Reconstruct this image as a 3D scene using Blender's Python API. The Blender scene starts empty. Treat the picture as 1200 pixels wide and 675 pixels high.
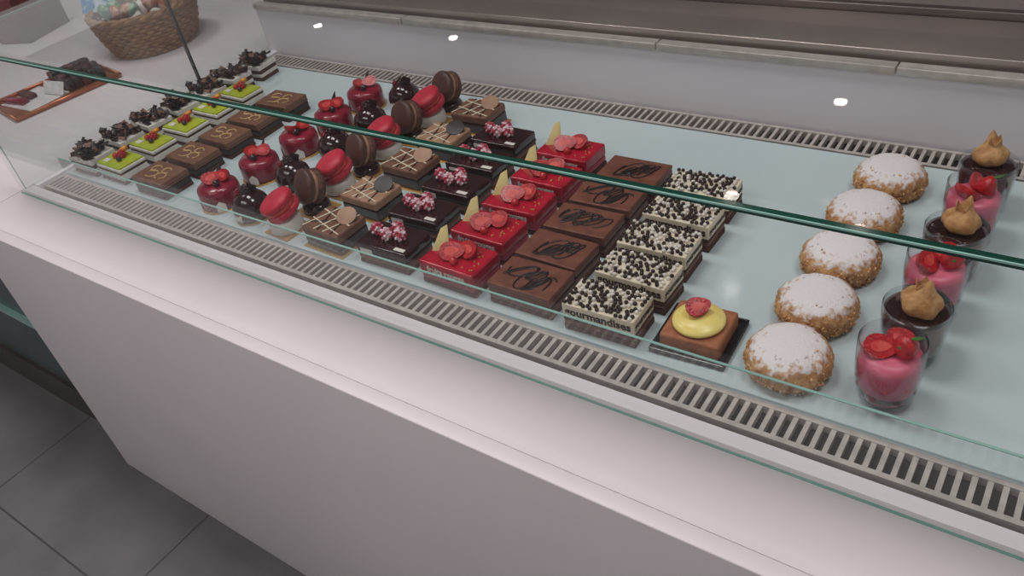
import bpy, bmesh, math, random
from mathutils import Matrix, Vector, Euler, noise
R = random.Random(7)
sc = bpy.context.scene
try:
    sc.view_settings.view_transform = 'Standard'
except Exception: pass

# ---------------------------------------------------------------- materials
def lin(c):
    c = c/255.0
    return c/12.92 if c <= 0.04045 else ((c+0.055)/1.055)**2.4
def L3(c): return (lin(c[0]), lin(c[1]), lin(c[2]), 1)
def mat(name, col, rough=0.5, col2=None, scale=60, bump=0.0, bscale=None, metal=0.0, coat=0.0, sss=0.0, spec=0.5, sharp=False, emit=0):
    m = bpy.data.materials.new(name); m.use_nodes = True
    nt = m.node_tree; p = nt.nodes['Principled BSDF']
    p.inputs['Roughness'].default_value = rough
    p.inputs['Metallic'].default_value = metal
    p.inputs['Coat Weight'].default_value = coat
    p.inputs['Coat Roughness'].default_value = 0.08
    p.inputs['Specular IOR Level'].default_value = spec
    if sss:
        p.inputs['Subsurface Weight'].default_value = sss
        p.inputs['Subsurface Radius'].default_value = (0.01, 0.005, 0.004)
        p.inputs['Subsurface Scale'].default_value = 0.5
    tc = nt.nodes.new('ShaderNodeTexCoord')
    n = nt.nodes.new('ShaderNodeTexNoise'); n.inputs['Scale'].default_value = scale; n.inputs['Detail'].default_value = 4
    nt.links.new(tc.outputs['Object'], n.inputs['Vector'])
    r = nt.nodes.new('ShaderNodeValToRGB')
    if col2 is None: col2 = tuple(x*0.9 for x in col)
    a, b = (0.35, 0.65) if not sharp else (0.48, 0.54)
    r.color_ramp.elements[0].position = a; r.color_ramp.elements[1].position = b
    r.color_ramp.elements[0].color = L3(col); r.color_ramp.elements[1].color = L3(col2)
    nt.links.new(n.outputs['Fac'], r.inputs['Fac'])
    nt.links.new(r.outputs['Color'], p.inputs['Base Color'])
    if bump:
        n2 = nt.nodes.new('ShaderNodeTexNoise'); n2.inputs['Scale'].default_value = bscale or scale*3; n2.inputs['Detail'].default_value = 3
        nt.links.new(tc.outputs['Object'], n2.inputs['Vector'])
        bu = nt.nodes.new('ShaderNodeBump'); bu.inputs['Strength'].default_value = bump; bu.inputs['Distance'].default_value = 0.002
        nt.links.new(n2.outputs['Fac'], bu.inputs['Height']); nt.links.new(bu.outputs['Normal'], p.inputs['Normal'])
    if emit:
        p.inputs['Emission Color'].default_value = L3(col); p.inputs['Emission Strength'].default_value = emit
    return m
def glassmat(name, tint, rough=0.01, k=1.0):
    m = bpy.data.materials.new(name); m.use_nodes = True
    nt = m.node_tree; nt.nodes.clear()
    o = nt.nodes.new('ShaderNodeOutputMaterial'); t = nt.nodes.new('ShaderNodeBsdfTransparent')
    g = nt.nodes.new('ShaderNodeBsdfGlossy'); mx = nt.nodes.new('ShaderNodeMixShader'); f = nt.nodes.new('ShaderNodeLayerWeight')
    t.inputs['Color'].default_value = tint
    g.inputs['Roughness'].default_value = rough
    pw = nt.nodes.new('ShaderNodeMath'); pw.operation = 'POWER'; pw.inputs[1].default_value = 5.0
    nt.links.new(f.outputs['Facing'], pw.inputs[0])
    mu = nt.nodes.new('ShaderNodeMath'); mu.operation = 'MULTIPLY_ADD'; mu.inputs[1].default_value = 0.9*k; mu.inputs[2].default_value = 0.04*k
    nt.links.new(pw.outputs[0], mu.inputs[0]); nt.links.new(mu.outputs[0], mx.inputs[0])
    nt.links.new(t.outputs[0], mx.inputs[1]); nt.links.new(g.outputs[0], mx.inputs[2]); nt.links.new(mx.outputs[0], o.inputs[0])
    return m

M = {}
M['white'] = mat('white_lacquer', (225,217,219), 0.42, (220,212,214), 3)
M['whitein'] = mat('white_inner', (238,231,236), 0.35, (234,227,233), 3)
M['deck'] = mat('pale_blue_glass_deck', (200,213,216), 0.09, (194,209,213), 4, spec=0.5)
M['steel'] = mat('brushed_steel', (194,182,174), 0.3, (176,165,158), 6, metal=0.7)
M['steeld'] = mat('dark_steel', (120,110,104), 0.35, (105,98,94), 6, metal=0.8)
M['bar'] = mat('grille_bar', (208,199,192), 0.35, metal=0.3)
M['slot'] = mat('slot_dark', (20,15,14), 0.6)
M['glass'] = glassmat('clear_glass', (0.972,0.984,0.98,1))
M['cup'] = glassmat('cup_glass', (0.97,0.97,0.975,1), 0.02, 1.3)
M['gedge'] = mat('green_glass_edge', (16,58,48), 0.12, (24,74,60), 4, spec=0.8)
M['gedge2'] = mat('pale_edge_and_glint', (150,190,180), 0.15, (130,175,165), 4)  # pale glass edges, and the painted glint lines on the front pane
M['seam'] = mat('seam', (60,60,62), 0.4)
M['dark'] = mat('dark_choc', (46,25,20), 0.4, (32,17,14), 90, bump=0.2)
M['line'] = mat('dark_choc_line', (30,15,13), 0.3)
M['darkg'] = mat('dark_glaze', (52,22,22), 0.12, (40,16,17), 30, coat=0.5)
M['brown'] = mat('milk_choc', (128,86,66), 0.45, (108,70,52), 60, bump=0.1)
M['brownj'] = mat('cocoa_mousse', (126,76,60), 0.4, (106,60,48), 70, bump=0.15)
M['sponge'] = mat('chocolate_sponge', (92,52,38), 0.8, (62,32,24), 160, bump=0.5, bscale=300)
M['lite'] = mat('hazelnut_mousse', (178,138,110), 0.5, (156,116,90), 60)
M['goldline'] = mat('gold_print', (214,176,120), 0.4)
M['cream'] = mat('cream', (236,224,200), 0.5, (226,210,184), 60, bump=0.1, sss=0.1)
M['whitec'] = mat('white_mousse', (235,228,220), 0.4, (225,216,208), 60)
M['lime'] = mat('lime_glaze', (194,206,60), 0.15, (172,188,40), 60, coat=0.4)
M['orange'] = mat('mango', (238,160,50), 0.3, (226,130,26), 60)
M['red'] = mat('red_glaze', (190,24,52), 0.18, (158,14,38), 40, coat=0.3)
M['redc'] = mat('raspberry_glaze', (150,26,52), 0.22, (120,16,38), 40, coat=0.25)
M['redbase'] = mat('strawberry_mousse', (178,62,80), 0.5, (158,44,62), 60)
M['macr'] = mat('macaron_red', (206,38,64), 0.45, (190,28,52), 80, bump=0.05)
M['macrf'] = mat('macaron_red_foot', (206,70,84), 0.8, (160,24,44), 200, bump=0.6)
M['macb'] = mat('macaron_brown', (88,52,42), 0.45, (74,42,33), 80, bump=0.05)
M['macbf'] = mat('macaron_brown_foot', (116,76,58), 0.8, (70,40,32), 200, bump=0.6)
M['gold'] = mat('gold_board', (212,164,92), 0.35, (196,148,76), 20, metal=0.3)
M['straw'] = mat('strawberry', (200,32,40), 0.28, (160,16,28), 120, bump=0.5, bscale=260, coat=0.2)
M['strawin'] = mat('strawberry_flesh', (226,98,88), 0.35, (206,50,50), 120)
M['leaf'] = mat('leaf', (84,128,56), 0.6, (60,104,40), 60)
M['rasp'] = mat('sugared_raspberry', (184,52,80), 0.6, (236,206,214), 110, sharp=True, bump=0.4)
M['yellow'] = mat('white_choc_plaque', (236,216,150), 0.4)
M['lemon'] = mat('lemon_cream', (248,228,140), 0.3, (244,218,116), 50, sss=0.1)
M['tart'] = mat('tart_crust', (172,108,72), 0.6, (150,88,56), 80, bump=0.3)
M['plate'] = mat('black_plate', (18,20,28), 0.12, coat=0.5)
M['almond'] = mat('crushed_almond', (210,160,108), 0.7, (172,116,70), 120, bump=0.4)
M['almond2'] = mat('almond_light', (230,194,146), 0.7, (204,160,112), 120)
M['pink'] = mat('pink_mousse', (238,116,142), 0.35, (222,84,116), 45, sss=0.15)
M['compote'] = mat('berry_compote', (130,20,36), 0.3, (96,10,24), 90, bump=0.3)
M['taupe'] = mat('coffee_mousse', (160,128,110), 0.4, (140,108,92), 60)
M['husk'] = mat('physalis_husk', (214,166,110), 0.6, (176,122,70), 90, bump=0.5)
M['copper'] = mat('copper_tray', (196,120,86), 0.3, metal=0.6)
M['paper'] = mat('white_paper', (228,224,222), 0.6)
M['wick'] = mat('wicker', (176,134,88), 0.6, (138,98,60), 60, bump=0.4)
M['teal'] = mat('teal_wrap', (60,130,110), 0.2, (150,190,150), 40, bump=0.6, sharp=True)
M['orw'] = mat('orange_wrap', (190,90,50), 0.2, (220,190,150), 40, bump=0.6, sharp=True)
M['blue'] = mat('blue_card', (60,140,190), 0.5, (200,220,230), 30, sharp=True)
M['maroon'] = mat('maroon_box', (96,44,44), 0.5, (70,30,32), 20)
M['tealpanel'] = mat('smoked_teal_glass', (74,90,90), 0.15, (62,78,78), 3)
M['wall'] = mat('wall_paint', (190,180,180), 0.8, (184,174,175), 2)
M['ceil'] = mat('ceiling_paint', (205,201,202), 0.8)
M['lamp'] = mat('lamp_disc', (255,243,235), 0.5, (255,243,235), emit=14)
M['text'] = mat('printed_text', (50,24,22), 0.5)
M['textw'] = mat('printed_text_white', (240,230,220), 0.5)
# choux material : sugar on top
def chouxmat():
    m = mat('choux_pastry', (212,164,110), 0.75, (176,120,74), 130, bump=0.6)
    nt = m.node_tree; p = nt.nodes['Principled BSDF']
    tc = [n for n in nt.nodes if n.type == 'TEX_COORD'][0]; rmp = [n for n in nt.nodes if n.type == 'VALTORGB'][0]
    s = nt.nodes.new('ShaderNodeSeparateXYZ'); nt.links.new(tc.outputs['Object'], s.inputs[0])
    n = nt.nodes.new('ShaderNodeTexNoise'); n.inputs['Scale'].default_value = 150; n.inputs['Detail'].default_value = 6
    nt.links.new(tc.outputs['Object'], n.inputs['Vector'])
    a = nt.nodes.new('ShaderNodeMath'); a.operation = 'MULTIPLY_ADD'; a.inputs[1].default_value = 0.030
    nt.links.new(n.outputs['Fac'], a.inputs[0]); nt.links.new(s.outputs['Z'], a.inputs[2])
    mr = nt.nodes.new('ShaderNodeMapRange'); mr.inputs['From Min'].default_value = 0.0435; mr.inputs['From Max'].default_value = 0.0500
    nt.links.new(a.outputs[0], mr.inputs['Value'])
    mx = nt.nodes.new('ShaderNodeMixRGB'); mx.inputs[2].default_value = L3((238,230,230))
    nt.links.new(mr.outputs[0], mx.inputs[0]); nt.links.new(rmp.outputs[0], mx.inputs[1]); nt.links.new(mx.outputs[0], p.inputs['Base Color'])
    return m
M['choux'] = chouxmat()
def floormat():
    m = bpy.data.materials.new('grey_floor_tiles'); m.use_nodes = True
    nt = m.node_tree; p = nt.nodes['Principled BSDF']; p.inputs['Roughness'].default_value = 0.45
    tc = nt.nodes.new('ShaderNodeTexCoord'); mp = nt.nodes.new('ShaderNodeMapping')
    mp.inputs['Location'].default_value = (1.301+10.6, -0.168+5.3, 0)
    br = nt.nodes.new('ShaderNodeTexBrick'); br.offset = 0; br.inputs['Scale'].default_value = 1
    br.inputs['Brick Width'].default_value = 0.53; br.inputs['Row Height'].default_value = 0.53
    br.inputs['Mortar Size'].default_value = 0.0022
    n = nt.nodes.new('ShaderNodeTexNoise'); n.inputs['Scale'].default_value = 5; n.inputs['Detail'].default_value = 8
    r = nt.nodes.new('ShaderNodeValToRGB'); r.color_ramp.elements[0].position = 0.3; r.color_ramp.elements[1].position = 0.7
    r.color_ramp.elements[0].color = L3((98,96,98)); r.color_ramp.elements[1].color = L3((120,116,118))
    nt.links.new(tc.outputs['Object'], mp.inputs[0]); nt.links.new(mp.outputs[0], br.inputs['Vector'])
    nt.links.new(tc.outputs['Object'], n.inputs['Vector']); nt.links.new(n.outputs['Fac'], r.inputs[0])
    nt.links.new(r.outputs[0], br.inputs['Color1']); nt.links.new(r.outputs[0], br.inputs['Color2'])
    br.inputs['Mortar'].default_value = L3((74,72,74))
    nt.links.new(br.outputs['Color'], p.inputs['Base Color'])
    return m
M['floor'] = floormat()

# ---------------------------------------------------------------- mesh builder
class B:
    def __init__(s): s.bm = bmesh.new(); s.mats = []
    def mi(s, k):
        if k not in s.mats: s.mats.append(k)
        return s.mats.index(k)
    def merge(s, t, k, smooth, X=None):
        i = s.mi(k)
        if X is not None: bmesh.ops.transform(t, matrix=X, verts=t.verts)
        for f in t.faces: f.material_index = i; f.smooth = smooth
        me = bpy.data.meshes.new('tmp'); t.to_mesh(me); t.free(); s.bm.from_mesh(me); bpy.data.meshes.remove(me)
    def X(s, c, rot=None):
        m = Matrix.Translation(Vector(c))
        if rot is not None: m = m @ (rot.to_4x4() if isinstance(rot, Matrix) else Euler(rot).to_matrix().to_4x4())
        return m
    def box(s, c, sz, k, bev=0, seg=3, rot=None, smooth=None):
        t = bmesh.new(); bmesh.ops.create_cube(t, size=1.0); bmesh.ops.scale(t, vec=Vector(sz), verts=t.verts)
        if bev: bmesh.ops.bevel(t, geom=t.edges[:], offset=bev, segments=seg, profile=0.5, affect='EDGES')
        s.merge(t, k, bool(bev) if smooth is None else smooth, s.X(c, rot))
    def b2(s, x0, x1, y0, y1, z0, z1, k, bev=0):
        s.box(((x0+x1)/2, (y0+y1)/2, (z0+z1)/2), (x1-x0, y1-y0, z1-z0), k, bev, 2)
    def sph(s, c, r, k, u=14, v=9, rot=None):
        t = bmesh.new(); bmesh.ops.create_uvsphere(t, u_segments=u, v_segments=v, radius=1)
        if not hasattr(r, '__len__'): r = (r, r, r)
        bmesh.ops.scale(t, vec=Vector(r), verts=t.verts); s.merge(t, k, True, s.X(c, rot))
    def ico(s, c, r, k, sub=1, rot=None):
        t = bmesh.new(); bmesh.ops.create_icosphere(t, subdivisions=sub, radius=1)
        if not hasattr(r, '__len__'): r = (r, r, r)
        bmesh.ops.scale(t, vec=Vector(r), verts=t.verts); s.merge(t, k, True, s.X(c, rot))
    def lathe(s, prof, k, seg=28, c=(0,0,0), rot=None, rf=None, smooth=True):
        t = bmesh.new(); rings = []
        for i, (r, z) in enumerate(prof):
            if r < 1e-6: rings.append([t.verts.new((0, 0, z))])
            else:
                ring = []
                for j in range(seg):
                    a = 2*math.pi*j/seg; q = r*(rf(a, i) if rf else 1)
                    ring.append(t.verts.new((q*math.cos(a), q*math.sin(a), z)))
                rings.append(ring)
        for A, C in zip(rings[:-1], rings[1:]):
            if len(A) == 1 and len(C) == 1: continue
            for j in range(seg):
                j2 = (j+1) % seg
                if len(A) == 1: t.faces.new((A[0], C[j2], C[j]))
                elif len(C) == 1: t.faces.new((A[j], A[j2], C[0]))
                else: t.faces.new((A[j], A[j2], C[j2], C[j]))
        bmesh.ops.recalc_face_normals(t, faces=t.faces)
        s.merge(t, k, smooth, s.X(c, rot))
    def tube(s, pts, r, k, n=6, closed=False, flat=1.0):
        t = bmesh.new(); rings = []; N = len(pts)
        for i, p in enumerate(pts):
            p = Vector(p)
            a = Vector(pts[(i-1) % N] if (closed or i > 0) else pts[i]); b = Vector(pts[(i+1) % N] if (closed or i < N-1) else pts[i])
            d = (b-a); d = d.normalized() if d.length > 1e-9 else Vector((1,0,0))
            up = Vector((0,0,1)) if abs(d.z) < 0.95 else Vector((1,0,0))
            sd = d.cross(up).normalized(); u = sd.cross(d).normalized()
            rings.append([t.verts.new(p + sd*r*math.cos(2*math.pi*j/n) + u*r*flat*math.sin(2*math.pi*j/n)) for j in range(n)])
        pairs = list(zip(rings[:-1], rings[1:])) + ([(rings[-1], rings[0])] if closed else [])
        for A, C in pairs:
            for j in range(n): t.faces.new((A[j], A[(j+1) % n], C[(j+1) % n], C[j]))
        if not closed: t.faces.new(rings[0][::-1]); t.faces.new(rings[-1])
        bmesh.ops.recalc_face_normals(t, faces=t.faces)
        s.merge(t, k, True)
    def prism(s, poly, h, k, X):
        t = bmesh.new(); a = [t.verts.new((x, y, 0)) for x, y in poly]; b = [t.verts.new((x, y, h)) for x, y in poly]
        n = len(poly); t.faces.new(a[::-1]); t.faces.new(b)
        for i in range(n): t.faces.new((a[i], a[(i+1) % n], b[(i+1) % n], b[i]))
        s.merge(t, k, False, X)
    def text(s, body, size, k, X):
        cu = bpy.data.curves.new('t', 'FONT'); cu.body = body; cu.size = size; cu.align_x = 'CENTER'; cu.align_y = 'CENTER'
        cu.extrude = 0.0002; cu.offset = size*0.03; cu.resolution_u = 2
        ob = bpy.data.objects.new('t', cu); sc.collection.objects.link(ob)
        me = bpy.data.meshes.new_from_object(ob.evaluated_get(bpy.context.evaluated_depsgraph_get()))
        bpy.data.objects.remove(ob); bpy.data.curves.remove(cu)
        t = bmesh.new(); t.from_mesh(me); bpy.data.meshes.remove(me); s.merge(t, k, False, X)
    def mesh(s, name):
        me = bpy.data.meshes.new(name); s.bm.to_mesh(me); s.bm.free()
        for k in s.mats: me.materials.append(M[k])
        return me
def put(name, me, loc=(0,0,0), rz=0, wn=False, parent=None, sc_=1.0):
    ob = bpy.data.objects.new(name, me); ob.location = loc; ob.rotation_euler = (0, 0, rz); sc.collection.objects.link(ob)
    ob.scale = (sc_, sc_, sc_)
    if parent: ob.parent = parent
    if wn:
        w = ob.modifiers.new('wn', 'WEIGHTED_NORMAL'); w.weight = 80
    return ob

Z0 = 0.665  # deck height
XL, XR = -1.59, 0.95
# ---------------------------------------------------------------- room
b = B(); b.b2(-8, 4, -3, 5.3, -0.05, 0, 'floor'); put('floor', b.mesh('floor'))
b = B(); b.b2(-8, 4, 5.2, 5.3, 0, 2.8, 'wall'); put('wall_back', b.mesh('wall_back'))
b = B(); b.b2(-8, 4, -3, 5.3, 2.8, 2.85, 'ceil'); put('ceiling', b.mesh('ceiling'))

# ---------------------------------------------------------------- display case
CASE = bpy.data.objects.new('pastry_display_case', None); sc.collection.objects.link(CASE)
b = B()
PY = 0.392
b.b2(-1.60, XR+0.05, PY, PY+0.02, 0.0, Z0-0.0, 'white', 0.0015)           # front panel
b.b2(-1.60, XR+0.05, PY+0.02, 0.53, Z0-0.03, Z0, 'white')                 # ledge
b.b2(-1.60, -1.58, PY+0.02, 1.62, 0.0, Z0-0.03, 'white')
b.b2(XR+0.03, XR+0.05, PY+0.02, 1.62, 0.0, Z0-0.03, 'white')
b.b2(-1.58, XR+0.03, 1.60, 1.62, 0.0, Z0-0.03, 'white')
b.b2(XL, XR, 0.53, 1.15, Z0-0.03, Z0-0.012, 'slot')                       # under tray
b.b2(XL, XR, 0.582, 1.088, Z0-0.012, Z0, 'deck')                          # deck
b.b2(-1.60, XR+0.05, 1.145, 1.175, Z0-0.03, Z0+0.105, 'whitein')          # back riser
b.b2(-1.60, -1.575, 0.53, 1.145, Z0-0.03, Z0+0.004, 'whitein')
b.b2(XR-0.01, XR+0.05, 0.53, 1.145, Z0-0.03, Z0+0.004, 'whitein')
xs = [-1.60, -1.15, -0.60, -0.235, 0.25, XR+0.05]
for a, c in zip(xs[:-1], xs[1:]): b.b2(a+0.0012, c-0.0012, 1.140, 1.160, Z0+0.103, Z0+0.115, 'bar', 0.001)
b.b2(-1.60, XR+0.05, 1.162, 1.20, Z0+0.095, Z0+0.108, 'slot')
b.b2(-1.60, XR+0.05, 1.172, 1.30, Z0+0.09, Z0+0.125, 'steel', 0.002)
b.b2(-1.60, XR+0.05, 1.305, 1.32, Z0+0.09, Z0+0.135, 'steeld', 0.002)
b.b2(-1.60, XR+0.05, 1.32, 1.40, Z0+0.09, Z0+0.13, 'steel', 0.002)
b.b2(-1.60, XR+0.05, 1.402, 1.41, Z0+0.09, Z0+0.138, 'steeld', 0.002)
b.b2(-1.60, XR+0.05, 1.412, 1.62, Z0+0.09, Z0+0.134, 'steel', 0.002)
b.b2(-1.60, XR+0.05, 1.60, 1.62, Z0-0.03, Z0+0.09, 'steel')
put('counter_body', b.mesh('counter'), parent=CASE)

def grille(name, y0, y1, z, pitch, bw):
    b = B()
    b.b2(XL+0.02, XR-0.012, y0-0.006, y0, z-0.012, z+0.001, 'bar'); b.b2(XL+0.02, XR-0.012, y1, y1+0.006, z-0.012, z+0.001, 'bar')
    b.b2(XL+0.02, XR-0.012, y0, y1, z-0.012, z-0.009, 'slot')
    t = bmesh.new(); x = XL+0.02; 
    while x < XR-0.02:
        mm = Matrix.Translation((x+bw/2, (y0+y1)/2, z-0.0045)) @ Matrix.Diagonal((bw, y1-y0, 0.009, 1))
        bmesh.ops.create_cube(t, size=1, matrix=mm); x += pitch
    b.merge(t, 'bar', False); put(name, b.mesh(name), parent=CASE)
grille('front_air_grille', 0.543, 0.575, Z0+0.0, 0.0125, 0.0050)
grille('back_air_grille', 1.097, 1.133, Z0+0.0, 0.0125, 0.0045)

# glass
GY = 0.505; GT = Z0+0.288
b = B()
b.b2(-1.592, XR+0.03, GY, GY+0.007, Z0, GT-0.004, 'glass')
b.b2(-1.592, XR+0.03, GY, GY+0.007, GT-0.004, GT, 'gedge')
b.b2(-1.592, XR+0.03, GY-0.0010, GY+0.0005, GT-0.0010, GT+0.0005, 'gedge2')  # thin bright highlight along the green edge, painted as a pale strip
b.b2(-1.592, XR+0.03, GY-0.002, GY, Z0, Z0+0.002, 'gedge2')  # reflected line at the glass foot, painted as a pale strip
put('front_glass_pane', b.mesh('fg'), parent=CASE)
b = B()
b.b2(-1.592, XR+0.03, GY+0.0075, 1.18, GT+0.0002, GT+0.006, 'glass')
b.b2(-1.592, XR+0.03, 1.18, 1.182, GT+0.0002, GT+0.006, 'gedge')
put('top_glass_pane', b.mesh('tg'), parent=CASE)
for nm, x in (('side_glass_pane_1', -1.592), ('side_glass_pane_2', XR+0.023)):
    b = B()
    b.b2(x, x+0.007, GY+0.008, 0.935, Z0+0.004, GT-0.004, 'glass'); b.b2(x, x+0.007, 0.94, 1.139, Z0+0.004, GT-0.004, 'glass')
    b.b2(x, x+0.007, 0.935, 0.94, Z0+0.004, GT-0.004, 'seam')
    b.b2(x, x+0.007, GY+0.008, 1.139, GT-0.004, GT, 'gedge')
    b.b2(x+0.001, x+0.005, GY+0.0072, GY+0.008, Z0+0.004, GT, 'gedge2')
    put(nm, b.mesh(nm), parent=CASE)
b = B()
b.b2(XL+0.02, XR-0.012, 0.5835, 0.5865, Z0, Z0+0.032, 'glass'); b.b2(XL+0.02, XR-0.012, 0.5835, 0.5865, Z0+0.032, Z0+0.0332, 'gedge2')
put('low_glass_guard', b.mesh('guard'), parent=CASE)

# ---------------------------------------------------------------- neighbour counter
b = B()
b.b2(-3.3, -1.603, 0.43, 1.9, Z0-0.03, Z0, 'white', 0.001)
b.b2(-3.28, -1.603, 0.45, 0.46, 0.10, Z0-0.03, 'tealpanel')
b.b2(-3.28, -1.603, 0.44, 0.462, 0.0, 0.10, 'steeld')
b.b2(-3.28, -1.603, 0.44, 0.452, 0.30, 0.315, 'gedge2')
b.b2(-3.28, -1.603, 0.462, 1.88, 0.0, Z0-0.03, 'white')
put('side_service_counter', b.mesh('side'))

# ---------------------------------------------------------------- small parts
def strawberry(b, c, r, rot=(0,0,0), leaf=True):
    prof = [(0,-1.25),(0.35,-1.05),(0.7,-0.6),(0.95,-0.05),(1.0,0.3),(0.8,0.6),(0.35,0.72),(0,0.7)]
    prof = [(x*r, z*r) for x, z in prof]
    b.lathe(prof, 'straw', 16, c, rot, rf=lambda a, i: (1+0.04*math.sin(3*a)))
    if leaf:
        E = Euler(rot).to_matrix()
        for j in range(6):
            a = j*math.pi/3
            X = b.X(c) @ E.to_4x4() @ Matrix.Translation((0,0,0.7*r)) @ Matrix.Rotation(a, 4, 'Z') @ Matrix.Rotation(0.35, 4, 'Y')
            b.prism([(0,-0.1*r),(0.4*r,-0.22*r),(0.9*r,0),(0.4*r,0.22*r),(0,0.1*r)], 0.05*r, 'leaf', X)
def halfberry(b, c, r, az=0, tilt=0.3):
    n = 22; out = []
    for i in range(n):
        a = 2*math.pi*i/n; w = 0.80*math.sin(a)*(1-0.30*math.cos(a)); l = 1.1*math.cos(a)
        out.append((l*r, w*r))
    X = Matrix.Translation(c) @ Matrix.Rotation(az, 4, 'Z') @ Matrix.Rotation(tilt, 4, 'X')
    t = bmesh.new(); levels = [(1.0,0.0),(0.97,-0.22),(0.82,-0.48),(0.5,-0.68),(0.2,-0.74)]
    rings = [[t.verts.new((x*s, y*s, z*r)) for x, y in out] for s, z in levels]
    for A, C in zip(rings[:-1], rings[1:]):
        for j in range(n): t.faces.new((A[j], A[(j+1)%n], C[(j+1)%n], C[j]))
    t.faces.new(rings[-1]); bmesh.ops.recalc_face_normals(t, faces=t.faces); b.merge(t, 'straw', True, X)
    b.prism([(x*0.99, y*0.99) for x, y in out], 0.0006, 'straw', X)
    b.prism([(x*0.55-0.05*r, y*0.45) for x, y in out], 0.0010, 'strawin', X)
def raspberry(b, c, r, k='rasp'):
    b.ico(c, (r*0.8, r*0.8, r*0.85), k, 2)
    n = 26
    for i in range(n):
        z = 1-2*(i+0.5)/n; a = i*2.39996; q = math.sqrt(1-z*z)
        b.ico((c[0]+r*0.78*q*math.cos(a), c[1]+r*0.78*q*math.sin(a), c[2]+r*0.85*z), r*0.27, k, 1)
def slab(b, w, d, layers, bev=0.0015):
    z = 0
    for h, k, ins in layers:
        b.box((0, 0, z+h/2), (w-ins*2, d-ins*2, h), k, min(bev, h*0.3), 2); z += h
    return z
FX = lambda y, z, x=0: Matrix.Translation((x, y, z)) @ Matrix.Rotation(math.pi/2, 4, 'X')
def FS(x, z, y=0): return Matrix.Translation((x, y, z)) @ Matrix.Rotation(math.pi/2, 4, 'Z') @ Matrix.Rotation(math.pi/2, 4, 'X')
def scribble(b, w, d, z, k, r, rr, n=3):
    for q in range(n):
        cx = rr.uniform(-w*0.24, w*0.24); cy = rr.uniform(-d*0.15, d*0.15); pts = []
        A = rr.uniform(w*0.10, w*0.24); C = rr.uniform(d*0.18, d*0.34); ph = rr.uniform(0, 6); dr = rr.uniform(-w*0.3, w*0.3)
        for i in range(40):
            t = i/39*math.pi*3.4
            x = cx + A*math.cos(t+ph)+dr*(i/39-.5); y = cy + C*math.sin(1.27*t+ph)
            pts.append((max(-w*.46, min(w*.46, x)), max(-d*.44, min(d*.44, y)), z))
        b.tube(pts, r, k, 5, flat=0.6)

# ---------------------------------------------------------------- pastries
def forest(seed):
    rr = random.Random(seed); b = B()
    z = slab(b, 0.074, 0.054, [(0.008,'sponge',0.001),(0.008,'whitec',0.001),(0.008,'sponge',0.001),(0.010,'whitec',0)])
    for i in range(66):
        b.box((rr.uniform(-0.033,0.033), rr.uniform(-0.023,0.023), z+rr.uniform(0.001,0.012)), (rr.uniform(0.010,0.024), rr.uniform(0.005,0.010), 0.0012), 'dark' if rr.random() < .75 else 'brown',
              rot=(rr.uniform(-.8,.8), rr.uniform(-.8,.8), rr.uniform(0,6.3)))
    return b.mesh('black_forest')
def limecake(seed):
    rr = random.Random(seed); b = B()
    z = slab(b, 0.078, 0.055, [(0.008,'sponge',0.0005),(0.012,'whitec',0),(0.004,'sponge',0.0005),(0.006,'whitec',0)])
    b.box((0,0,z+0.0015), (0.074,0.051,0.004), 'lime', 0.0012)
    zz = z+0.0035
    raspberry(b, (0.002,0.006,zz+0.006), 0.0085, 'straw'); b.ico((-0.01,0.0,zz+0.004), 0.006, 'straw', 2); b.ico((0.010,-0.006,zz+0.004), 0.005, 'darkg', 2)
    b.prism([(0,0),(0.020,0.003),(0.023,0.013),(0.004,0.014)], 0.008, 'orange', Matrix.Translation((-0.014,0.008,zz)) @ Matrix.Rotation(-0.5,4,'Y'))
    b.prism([(0,0),(0.014,0),(0.014,0.010),(0,0.010)], 0.0012, 'whitec', Matrix.Translation((-0.028,-0.018,zz)))
    return b.mesh('lime')
def logocake(seed):
    rr = random.Random(seed); b = B()
    z = slab(b, 0.086, 0.060, [(0.007,'sponge',0),(0.012,'dark',0.0005),(0.003,'brown',0),(0.010,'brown',0)], 0.002)
    def loop(cx, cy, ax, ay, a0, a1): b.tube([(cx+ax*math.cos(a0+(a1-a0)*i/24), cy+ay*math.sin(a0+(a1-a0)*i/24), z+0.0003) for i in range(25)], 0.0012, 'goldline', 5)
    loop(-0.016,0.007,0.010,0.009,0.6,5.6); loop(-0.010,-0.008,0.014,0.010,-2,2.6); loop(0.012,0.009,0.009,0.008,0.4,5.8); loop(0.016,-0.008,0.012,0.009,-1,4.6)
    return b.mesh('logo')
def reddome(seed):
    rr = random.Random(seed); b = B()
    b.lathe([(0,0),(0.037,0),(0.037,0.002),(0,0.002)], 'gold', 28)
    b.lathe([(0,0.002),(0.032,0.002),(0.034,0.006),(0.0345,0.028),(0.033,0.035),(0.028,0.039),(0.012,0.041),(0,0.0412)], 'redc', 36)
    halfberry(b, (-0.004,-0.002,0.050), 0.015, 0.3+seed, 0.5); halfberry(b, (0.010,0.010,0.050), 0.013, 2.0+seed, -0.7)
    b.ico((0.013,-0.010,0.046), 0.006, 'darkg', 2)
    b.prism([(0,0),(0.020,0),(0.016,0.028)], 0.0014, 'dark', Matrix.Translation((-0.016,0.014,0.038)) @ Matrix.Rotation(1.2,4,'X'))
    for a in (-0.9, -2.4):
        X = Matrix.Rotation(a,4,'Z') @ Matrix.Translation((0.0335,-0.007,0.003)) @ Matrix.Rotation(math.pi/2,4,'Z') @ Matrix.Rotation(math.pi/2,4,'X')
        b.prism([(0,0),(0.016,0),(0.016,0.012),(0.008,0.018),(0,0.012)], 0.0016, 'whitec', X)
    return b.mesh('reddome')
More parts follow.
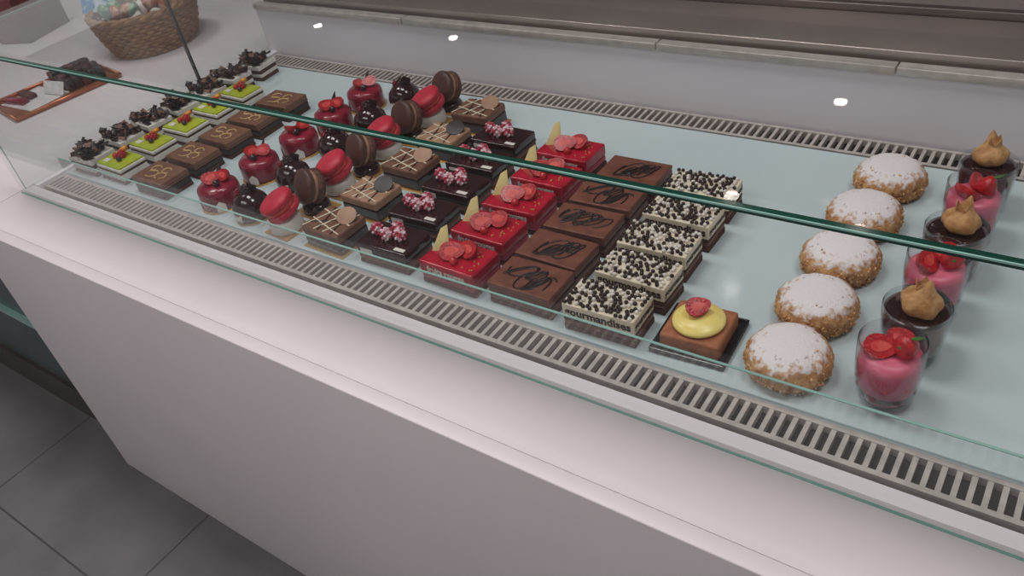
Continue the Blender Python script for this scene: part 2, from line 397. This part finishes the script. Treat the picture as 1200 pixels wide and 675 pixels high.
def darkdome(seed):
    b = B()
    b.lathe([(0,0),(0.028,0),(0.028,0.002),(0,0.002)], 'gold', 24)
    b.lathe([(0,0.002),(0.024,0.002),(0.028,0.008),(0.0285,0.018),(0.026,0.029),(0.018,0.038),(0.008,0.042),(0,0.043)], 'darkg', 30)
    raspberry(b, (0.0,0.0,0.045), 0.009, 'darkg'); raspberry(b, (-0.011,-0.006,0.041), 0.006, 'redc')
    b.prism([(0,0),(0.014,0),(0.014,0.010),(0,0.010)], 0.001, 'whitec', Matrix.Translation((-0.004,-0.0285,0.008)) @ Matrix.Rotation(1.4,4,'X'))
    b.box((0.008,0.006,0.046),(0.014,0.0012,0.018),'dark',rot=(0.2,0.4,0.5))
    return b.mesh('darkdome')
def macaron(kind):
    b = B(); sh, ft, fl = ('macr','macrf','redc') if kind == 'r' else ('macb','macbf','dark')
    b.box((0,0,0.001),(0.056,0.052,0.002),'gold')
    if kind == 'r':
        b.lathe([(0,0.002),(0.023,0.002),(0.0265,0.005),(0.026,0.020),(0.023,0.025),(0,0.026)], 'whitec', 30)
        ax = Vector((-0.22,-0.30,0.90)); zc = 0.0435
    else:
        b.lathe([(0,0.002),(0.021,0.002),(0.023,0.005),(0.022,0.012),(0.018,0.016),(0,0.017)], 'darkg', 30)
        ax = Vector((-0.20,-0.88,0.40)); zc = 0.043
    s = 1.14
    Xm = Matrix.Translation((0,0.0,zc)) @ Vector((0,0,1)).rotation_difference(ax.normalized()).to_matrix().to_4x4() @ Matrix.Scale(s,4)
    rf = lambda a, i: 1+0.02*noise.noise(Vector((math.cos(a)*9, math.sin(a)*9, i)))
    def part(prof, k, ff=None):
        t = B(); t.lathe(prof, k, 40, rf=ff)
        me = bpy.data.meshes.new('q'); t.bm.to_mesh(me); t.bm.free(); q = bmesh.new(); q.from_mesh(me); bpy.data.meshes.remove(me)
        b.merge(q, k, True, Xm)
    for sg in (1,-1):
        part([(0,sg*0.0035),(0.0235,sg*0.0035),(0.0248,sg*0.005),(0.0245,sg*0.0068)], ft, rf)
        part([(0.0245,sg*0.0066),(0.0252,sg*0.0085),(0.0238,sg*0.0120),(0.019,sg*0.0142),(0.010,sg*0.0155),(0,sg*0.0158)], sh)
    part([(0,-0.0036),(0.0215,-0.0036),(0.0222,0),(0.0215,0.0036),(0,0.0036)], 'strawin' if kind == 'r' else 'lite')
    return b.mesh('macaron_'+kind)
def stripelog(seed):
    rr = random.Random(seed); b = B()
    b.box((0,0,0.001),(0.084,0.068,0.002),'gold')
    b.box((0,0,0.012),(0.076,0.060,0.020),'darkg',0.003)
    b.box((0,0,0.0285),(0.077,0.061,0.015),'brown' if seed != 2 else 'lite',0.004)
    z = 0.0363; w, d = 0.036, 0.028
    def ln(p, q, r, k):
        b.tube([(p[0]+(q[0]-p[0])*i/8, p[1]+(q[1]-p[1])*i/8, z) for i in range(9)], r, k, 5, flat=0.6)
    for i in range(3):
        x = -0.026+0.020*i+rr.uniform(-.003,.003)
        ln((x-0.008,-d), (x+0.014,d), 0.0013, 'cream')
    for i in range(2):
        y = -0.012+0.022*i+rr.uniform(-.003,.003)
        ln((-w,y+0.008), (w,y-0.010), 0.0012, 'cream')
    ln((-0.004,-d),(-0.022,d),0.0012,'line'); ln((0.024,-d),(0.012,d),0.0012,'line'); ln((-w,-0.018),(w,0.016),0.0011,'line')
    b.lathe([(0,0),(0.015,0),(0.0155,0.0008),(0.015,0.0016),(0,0.0016)], 'dark' if seed == 2 else 'lite', 26, (0.020,0.012,0.042), (0.35,0.25,0))
    return b.mesh('stripelog')
def berrycake(seed):
    rr = random.Random(seed); b = B()
    z = slab(b, 0.092, 0.058, [(0.006,'sponge',0),(0.010,'brownj',0.0005),(0.004,'dark',0),(0.014,'darkg',0)], 0.0025)
    for p in ((-0.024,0.000),(-0.004,-0.006),(0.016,0.000),(0.004,0.012)): raspberry(b, (p[0]+rr.uniform(-.002,.002), p[1], z+0.0085), 0.0100)
    b.prism([(0,0),(0.018,0),(0.018,0.006),(0,0.006)], 0.001, 'whitec', Matrix.Translation((0.022,-0.024,z)))
    b.prism([(0,0),(0.022,0),(0.022,0.009),(0,0.009)], 0.001, 'whitec', FX(-0.0288,0.018,-0.038))
    return b.mesh('berry')
def redcake(seed):
    rr = random.Random(seed); b = B()
    z = slab(b, 0.092, 0.060, [(0.007,'sponge',0),(0.010,'redbase',0.0005),(0.019,'red',0)], 0.003)
    halfberry(b, (-0.004,-0.004,z+0.010), 0.0165, 0.2+seed*.4, 0.55); halfberry(b, (0.012,0.008,z+0.010), 0.015, 2.4+seed*.4, -0.6)
    b.ico((0.006,-0.016,z+0.004), 0.006, 'straw', 2)
    b.prism([(0,0),(0.026,0),(0.023,0.036),(0.014,0.031)], 0.0018, 'yellow', Matrix.Translation((-0.042,-0.004,z-0.001)) @ Matrix.Rotation(0.35,4,'Z') @ Matrix.Rotation(1.1,4,'X'))
    for i in range(12): b.ico((0.030+rr.uniform(-.010,.010), rr.uniform(-.02,.02), z+0.0006), 0.0014, 'gold', 1)
    b.text('fruits rouges', 0.0125, 'textw', FX(-0.0304, 0.026))
    return b.mesh('redcake')
def choccake(seed):
    rr = random.Random(seed); b = B()
    z = slab(b, 0.094, 0.060, [(0.007,'sponge',0),(0.008,'brownj',0.0005),(0.004,'dark',0),(0.008,'brownj',0.0005),(0.006,'brownj',0)], 0.0015)
    scribble(b, 0.094, 0.060, z+0.0004, 'line', 0.0013, rr, 4)
    return b.mesh('choccake')
def pearlcake(seed):
    rr = random.Random(seed); b = B()
    z = slab(b, 0.094, 0.052, [(0.009,'sponge',0),(0.007,'brownj',0.0005),(0.004,'sponge',0),(0.020,'cream',0)], 0.0015)
    pts = []
    for i in range(1200):
        x, y = rr.uniform(-0.045,0.045), rr.uniform(-0.024,0.024)
        if all((x-q[0])**2+(y-q[1])**2 > 0.0047**2 for q in pts): pts.append((x, y))
    for x, y in pts:
        b.ico((x, y, z+0.0018), 0.0026, 'dark' if rr.random() < 0.72 else 'whitec', 2)
    b.text('gourmandises', 0.0155, 'text', FX(-0.0263, z-0.010))
    b.text('gourmand', 0.0115, 'text', FS(0.0473, z-0.010))
    return b.mesh('pearl')
def choux(seed):
    rr = random.Random(seed); b = B()
    o = Vector((seed*3.1, 0, 0))
    prof = [(0,0),(0.030,0),(0.039,0.003),(0.0435,0.009),(0.0448,0.017),(0.0438,0.024),(0.040,0.031),(0.034,0.0360),(0.024,0.0395),(0.012,0.0410),(0,0.0412)]
    P = []
    for (r0,z0),(r1,z1) in zip(prof[:-1],prof[1:]): P += [(r0,z0),((r0+r1)/2,(z0+z1)/2)]
    P.append(prof[-1])
    b.lathe(P, 'choux', 56, rf=lambda a, i: 1+0.06*noise.noise(Vector((math.cos(a)*3, math.sin(a)*3, i*0.4))+o)+0.05*noise.noise(Vector((math.cos(a)*14, math.sin(a)*14, i*1.3))+o))
    for i in range(430):
        a = rr.uniform(0,6.283); t = rr.random()
        if t < 0.58: r, z = 0.0437, rr.uniform(0.003,0.023)
        else: 
            u = rr.random(); r, z = 0.0432-0.017*u, 0.024+0.0145*u
        if z < 0.008: r = 0.041
        b.ico((r*math.cos(a), r*math.sin(a), z), (rr.uniform(.0014,.0036), rr.uniform(.0014,.003), 0.0014), rr.choice(['almond','almond2','almond']) if z < 0.027 or rr.random() < 0.12 else 'choux', 1, rot=(rr.uniform(0,3),rr.uniform(0,3),a))
    return b.mesh('choux')
def pinkcup(seed):
    b = B()
    out = [(0,0),(0.019,0),(0.024,0.003),(0.0275,0.015),(0.0305,0.035),(0.0315,0.055),(0.031,0.080)]
    inn = [(0.0298,0.080),(0.0302,0.055),(0.029,0.035),(0.026,0.015),(0.021,0.006),(0,0.006)]
    b.lathe(out+[(0.0305,0.081)]+inn, 'cup', 40)
    b.lathe([(0,0.0065),(0.0205,0.0065),(0.0245,0.013),(0.0255,0.016)], 'pink', 40)
    b.lathe([(0.0255,0.016),(0.0266,0.020),(0.0272,0.024)], 'compote', 40)
    b.lathe([(0.0272,0.024),(0.0287,0.036),(0.0298,0.055),(0.029,0.061),(0.020,0.064),(0,0.065)], 'pink', 40)
    for i in range(7):
        a = i*0.9+seed; b.sph((0.0235*math.cos(a),0.0235*math.sin(a),0.021+0.002*math.sin(i*2)), (0.005,0.005,0.0045), 'compote')
    for i in range(9):
        a = i*0.7+seed*2; b.sph((0.0262*math.cos(a),0.0262*math.sin(a),0.040+0.009*math.sin(i*2.3)), (0.0035,0.0035,0.003), 'strawin', 10, 6)
    halfberry(b, (-0.008,-0.006,0.074), 0.015, 0.4+seed, 0.7); halfberry(b, (0.004,0.012,0.073), 0.014, 2.6+seed, -0.8)
    strawberry(b, (0.012,0.0,0.076), 0.0120, (1.2,0.8,-0.9+seed), leaf=True)
    b.prism([(0,0),(0.010,-0.003),(0.017,0),(0.010,0.003)], 0.0008, 'leaf', Matrix.Translation((0.012,0.0,0.085)) @ Matrix.Rotation(-0.4,4,'Y'))
    return b.mesh('pinkcup')
def browncup(seed):
    b = B()
    out = [(0,0),(0.020,0),(0.025,0.003),(0.0285,0.015),(0.0315,0.035),(0.033,0.055),(0.033,0.066)]
    inn = [(0.0318,0.066),(0.0315,0.055),(0.030,0.035),(0.027,0.015),(0.021,0.006),(0,0.006)]
    b.lathe(out+[(0.0325,0.067)]+inn, 'cup', 40)
    b.lathe([(0,0.0065),(0.0205,0.0065),(0.0265,0.015),(0.0295,0.035),(0.031,0.058)], 'taupe', 40)
    b.lathe([(0.031,0.058),(0.0312,0.060),(0.026,0.0612),(0,0.0616)], 'darkg', 40)
    rf = lambda a, i: 1+0.16*abs(math.sin(2.5*a+0.22*i))-0.07+0.05*noise.noise(Vector((math.cos(a)*3+seed, math.sin(a)*3, i)))
    b.lathe([(0,0),(0.012,0.001),(0.0180,0.006),(0.0195,0.012),(0.017,0.018),(0.011,0.024),(0.007,0.029),(0.0055,0.034),(0.0035,0.038),(0.0012,0.043),(0,0.044)], 'husk', 50, (0.001,0,0.0612), (0.1,0.18,seed), rf=rf)
    for i in range(4):
        a = i*1.5708+seed
        X = Matrix.Translation((0.002,0,0.087)) @ Matrix.Rotation(a,4,'Z') @ Matrix.Translation((0.005,0,0)) @ Matrix.Rotation(-1.35,4,'Y')
        b.prism([(-0.003,-0.004),(0.004,-0.005),(0.013,0),(0.004,0.005),(-0.003,0.004)], 0.0007, 'husk', X)
    return b.mesh('browncup')

def column(name, fn, x, y0, y1, n, x1=None, j=0.05, sd=3, s=1.0):
    ms = [fn(q) for q in range(1, sd+1)]
    for i in range(n):
        t = i/(n-1) if n > 1 else 0
        xx = x + ((x1 if x1 is not None else x)-x)*t
        put(name, ms[i % sd], (xx+R.uniform(-.004,.004), y0+(y1-y0)*t+R.uniform(-.002,.002), Z0), R.uniform(-j, j), True, sc_=s)
column('black_forest_cake', forest, -1.518, 0.626, 1.038, 7, j=0.1)
column('lime_glazed_cake', limecake, -1.426, 0.628, 0.922, 5, j=0.05)
column('chocolate_logo_cake', logocake, -1.305, 0.626, 0.918, 5, j=0.04, sd=1)
column('raspberry_glazed_cake', reddome, -1.145, 0.632, 0.992, 5, j=0.3)
column('dark_cherry_dome_cake', darkdome, -1.062, 0.622, 1.018, 5, j=0.4, sd=1, s=1.08)
mr, mb = macaron('r'), macaron('b')
for i in range(8):
    put('raspberry_macaron_cake' if i % 2 == 0 else 'chocolate_macaron_cake', mr if i % 2 == 0 else mb, (-0.970+R.uniform(-.004,.004), 0.618+0.0595*i, Z0), R.uniform(-.08,.08), False)
column('striped_praline_cake', stripelog, -0.872, 0.624, 0.992, 5, j=0.06, sd=2)
column('sugared_raspberry_cake', berrycake, -0.754, 0.628, 0.930, 5, -0.770, j=0.04)
column('strawberry_mirror_cake', redcake, -0.632, 0.628, 0.924, 5, -0.640, j=0.03, sd=2)
column('chocolate_drizzle_cake', choccake, -0.525, 0.628, 0.903, 5, -0.520, j=0.04)
column('chocolate_pearl_cake', pearlcake, -0.404, 0.622, 0.888, 5, -0.406, j=0.03)
column('choux_pastry', choux, -0.202, 0.636, 1.016, 5, j=3)
pm, bmh = [pinkcup(s) for s in (0,1,2)], [browncup(s) for s in (0,1,2)]
for i in range(3):
    put('strawberry_mousse_cup', pm[i], (-0.101+0.006*i, 0.636+0.151*i, Z0), 0.1*i)
    put('physalis_mousse_cup', bmh[i], (-0.096+0.004*i, 0.7115+0.151*i, Z0), 0.3*i)
# lemon tart on plate
b = B()
b.box((0,0,0.0015),(0.088,0.084,0.003),'plate',0.001)
for s in (-1,1):
    b.box((s*0.0425,0,0.005),(0.003,0.084,0.005),'plate',0.001,rot=(0,s*0.3,0)); b.box((0,s*0.0405,0.005),(0.088,0.003,0.005),'plate',0.001,rot=(-s*0.3,0,0))
b.box((0,0,0.0135),(0.070,0.066,0.021),'tart',0.004)
b.lathe([(0,0.024),(0.027,0.024),(0.0300,0.027),(0.0295,0.030),(0.0260,0.0325),(0.0235,0.033),(0.022,0.035),(0.014,0.037),(0,0.038)], 'lemon', 40)
halfberry(b, (0,0,0.048), 0.0135, 0.8, 0.6)
put('lemon_tart_on_plate', b.mesh('tart'), (-0.303,0.644,Z0), 0.05, True)

# ---------------------------------------------------------------- side counter goods
b = B(); n = 26; H = 0.105
def rad(z): return 0.105+0.030*math.sin(min(1, z/H)*1.4)
for s in range(n*2):
    a = 2*math.pi*s/(n*2)
    b.tube([((rad(z))*math.cos(a),(rad(z))*math.sin(a), z) for z in [0.004+i*(H-0.004)/6 for i in range(7)]], 0.0028, 'wick', 5)
for k in range(12):
    z = 0.006+k*0.0085
    pts = []
    for i in range(n*4):
        a = 2*math.pi*i/(n*4)
        pts.append(((rad(z)+0.0045*math.sin(n*a+(k%2)*math.pi))*math.cos(a), (rad(z)+0.0045*math.sin(n*a+(k%2)*math.pi))*math.sin(a), z))
    b.tube(pts, 0.0042, 'wick', 6, closed=True)
for ph in (0, math.pi):
    b.tube([((rad(H)+0.005*math.cos(12*a+ph))*math.cos(a), (rad(H)+0.005*math.cos(12*a+ph))*math.sin(a), H+0.004*math.sin(12*a+ph)) for a in [2*math.pi*i/120 for i in range(120)]], 0.006, 'wick', 6, closed=True)
b.lathe([(0,0.0),(0.105,0.0),(0.105,0.004),(0,0.004)], 'wick', 30)
rr = random.Random(5)
for i in range(34):
    a = rr.uniform(0,6.28); q = rr.uniform(0,0.095)
    b.ico((q*math.cos(a), q*math.sin(a), rr.uniform(0.06,0.12)), (rr.uniform(.018,.03),rr.uniform(.014,.022),rr.uniform(.012,.02)), rr.choice(['teal','teal','orw','whitec','leaf']), 2, rot=(rr.uniform(0,3),rr.uniform(0,3),0))
b.box((-0.10,-0.06,0.13),(0.085,0.003,0.055),'blue',rot=(-0.5,0,0.5))
put('wicker_basket_of_sweets', b.mesh('basket'), (-2.0,1.11,Z0), sc_=0.95)
b = B()
b.box((0,0,0.003),(0.17,0.25,0.004),'copper',0.001)
for s in (-1,1):
    b.tube([(s*0.085,-0.125,0.008),(s*0.085,0.125,0.008)],0.004,'copper'); b.tube([(-0.085,s*0.125,0.008),(0.085,s*0.125,0.008)],0.004,'copper')
b.box((0.0,-0.05,0.0065),(0.13,0.10,0.002),'paper',rot=(0,0.0,0.2))
b.box((0.03,-0.01,0.022),(0.07,0.0015,0.030),'paper',rot=(-0.5,0,0.3))
for i in range(5):
    X0 = -0.05+i*0.024
    for j in range(5): b.box((X0, 0.02+j*0.019, 0.020+0.006*(i%2)),(0.021,0.017,0.028),'dark' if (i+j)%3 else 'maroon',0.003,2)
b.box((-0.02,-0.085,0.013),(0.07,0.02,0.010),'redc',0.002,rot=(0,0,0.3)); b.box((-0.03,-0.055,0.013),(0.06,0.02,0.010),'maroon',0.002,rot=(0,0,0.1))
put('copper_tray_with_chocolate_bars', b.mesh('tray'), (-2.00,0.82,Z0), -0.15)
b = B()
for i in range(4): b.box((i*0.13,0,0.05+0.01*(i%2)),(0.11,0.16,0.10+0.02*(i%2)),'maroon',0.003); b.box((i*0.13,0,0.101+0.02*(i%2)),(0.112,0.02,0.002),'gold')
put('row_of_gift_boxes', b.mesh('gift'), (-2.9,0.95,Z0), 0.3)

# ---------------------------------------------------------------- lights
def area(name, loc, size, power, col, rot=(0,0,0), sy=None):
    l = bpy.data.lights.new(name, 'AREA'); l.shape = 'RECTANGLE'; l.size = size; l.size_y = sy or size; l.energy = power; l.color = col
    o = bpy.data.objects.new(name, l); o.location = loc; o.rotation_euler = rot; sc.collection.objects.link(o); return o
for i, x in enumerate((-2.2, -1.0, 0.3)):
    area('added_area_light', (x, 0.75, 2.74), 0.7, 13, (1,0.955,0.95), sy=0.5)  # soft key lights added under the ceiling, no panel fixture there
area('added_area_light', (-1.2, -0.9, 2.74), 1.6, 17, (1,0.96,0.965), sy=0.6)  # added front light without fixture, brightens the back riser
for x, y in [(-1.3,3.15),(-0.7,3.1),(-5.4,4.4),(-4.0,4.45),(-1.12,4.2)]:
    b = B(); b.lathe([(0,0),(0.035,0),(0.035,0.004),(0,0.004)],'lamp',24); b.lathe([(0.035,0),(0.047,0),(0.047,0.006),(0.035,0.006)],'steel',24)
    put('ceiling_downlight', b.mesh('dl'), (x,y,2.794))
w = bpy.data.worlds.new('world'); sc.world = w; w.use_nodes = True
w.node_tree.nodes['Background'].inputs[0].default_value = (1,0.96,0.97,1); w.node_tree.nodes['Background'].inputs[1].default_value = 0.42

# ---------------------------------------------------------------- camera
cam = bpy.data.cameras.new('camera'); co = bpy.data.objects.new('camera', cam); sc.collection.objects.link(co)
cam.sensor_width = 36; cam.lens = 36*961/1200; cam.clip_start = 0.02
fw = Vector((-.5244,.5947,-.6095)).normalized(); rt = Vector((.8153,.5569,-.1582)); rt = (rt-fw*rt.dot(fw)).normalized(); up = rt.cross(fw)
m = Matrix((rt, up, -fw)).transposed().to_4x4(); m.translation = Vector((0,0,1.315)); co.matrix_world = m
sc.camera = co
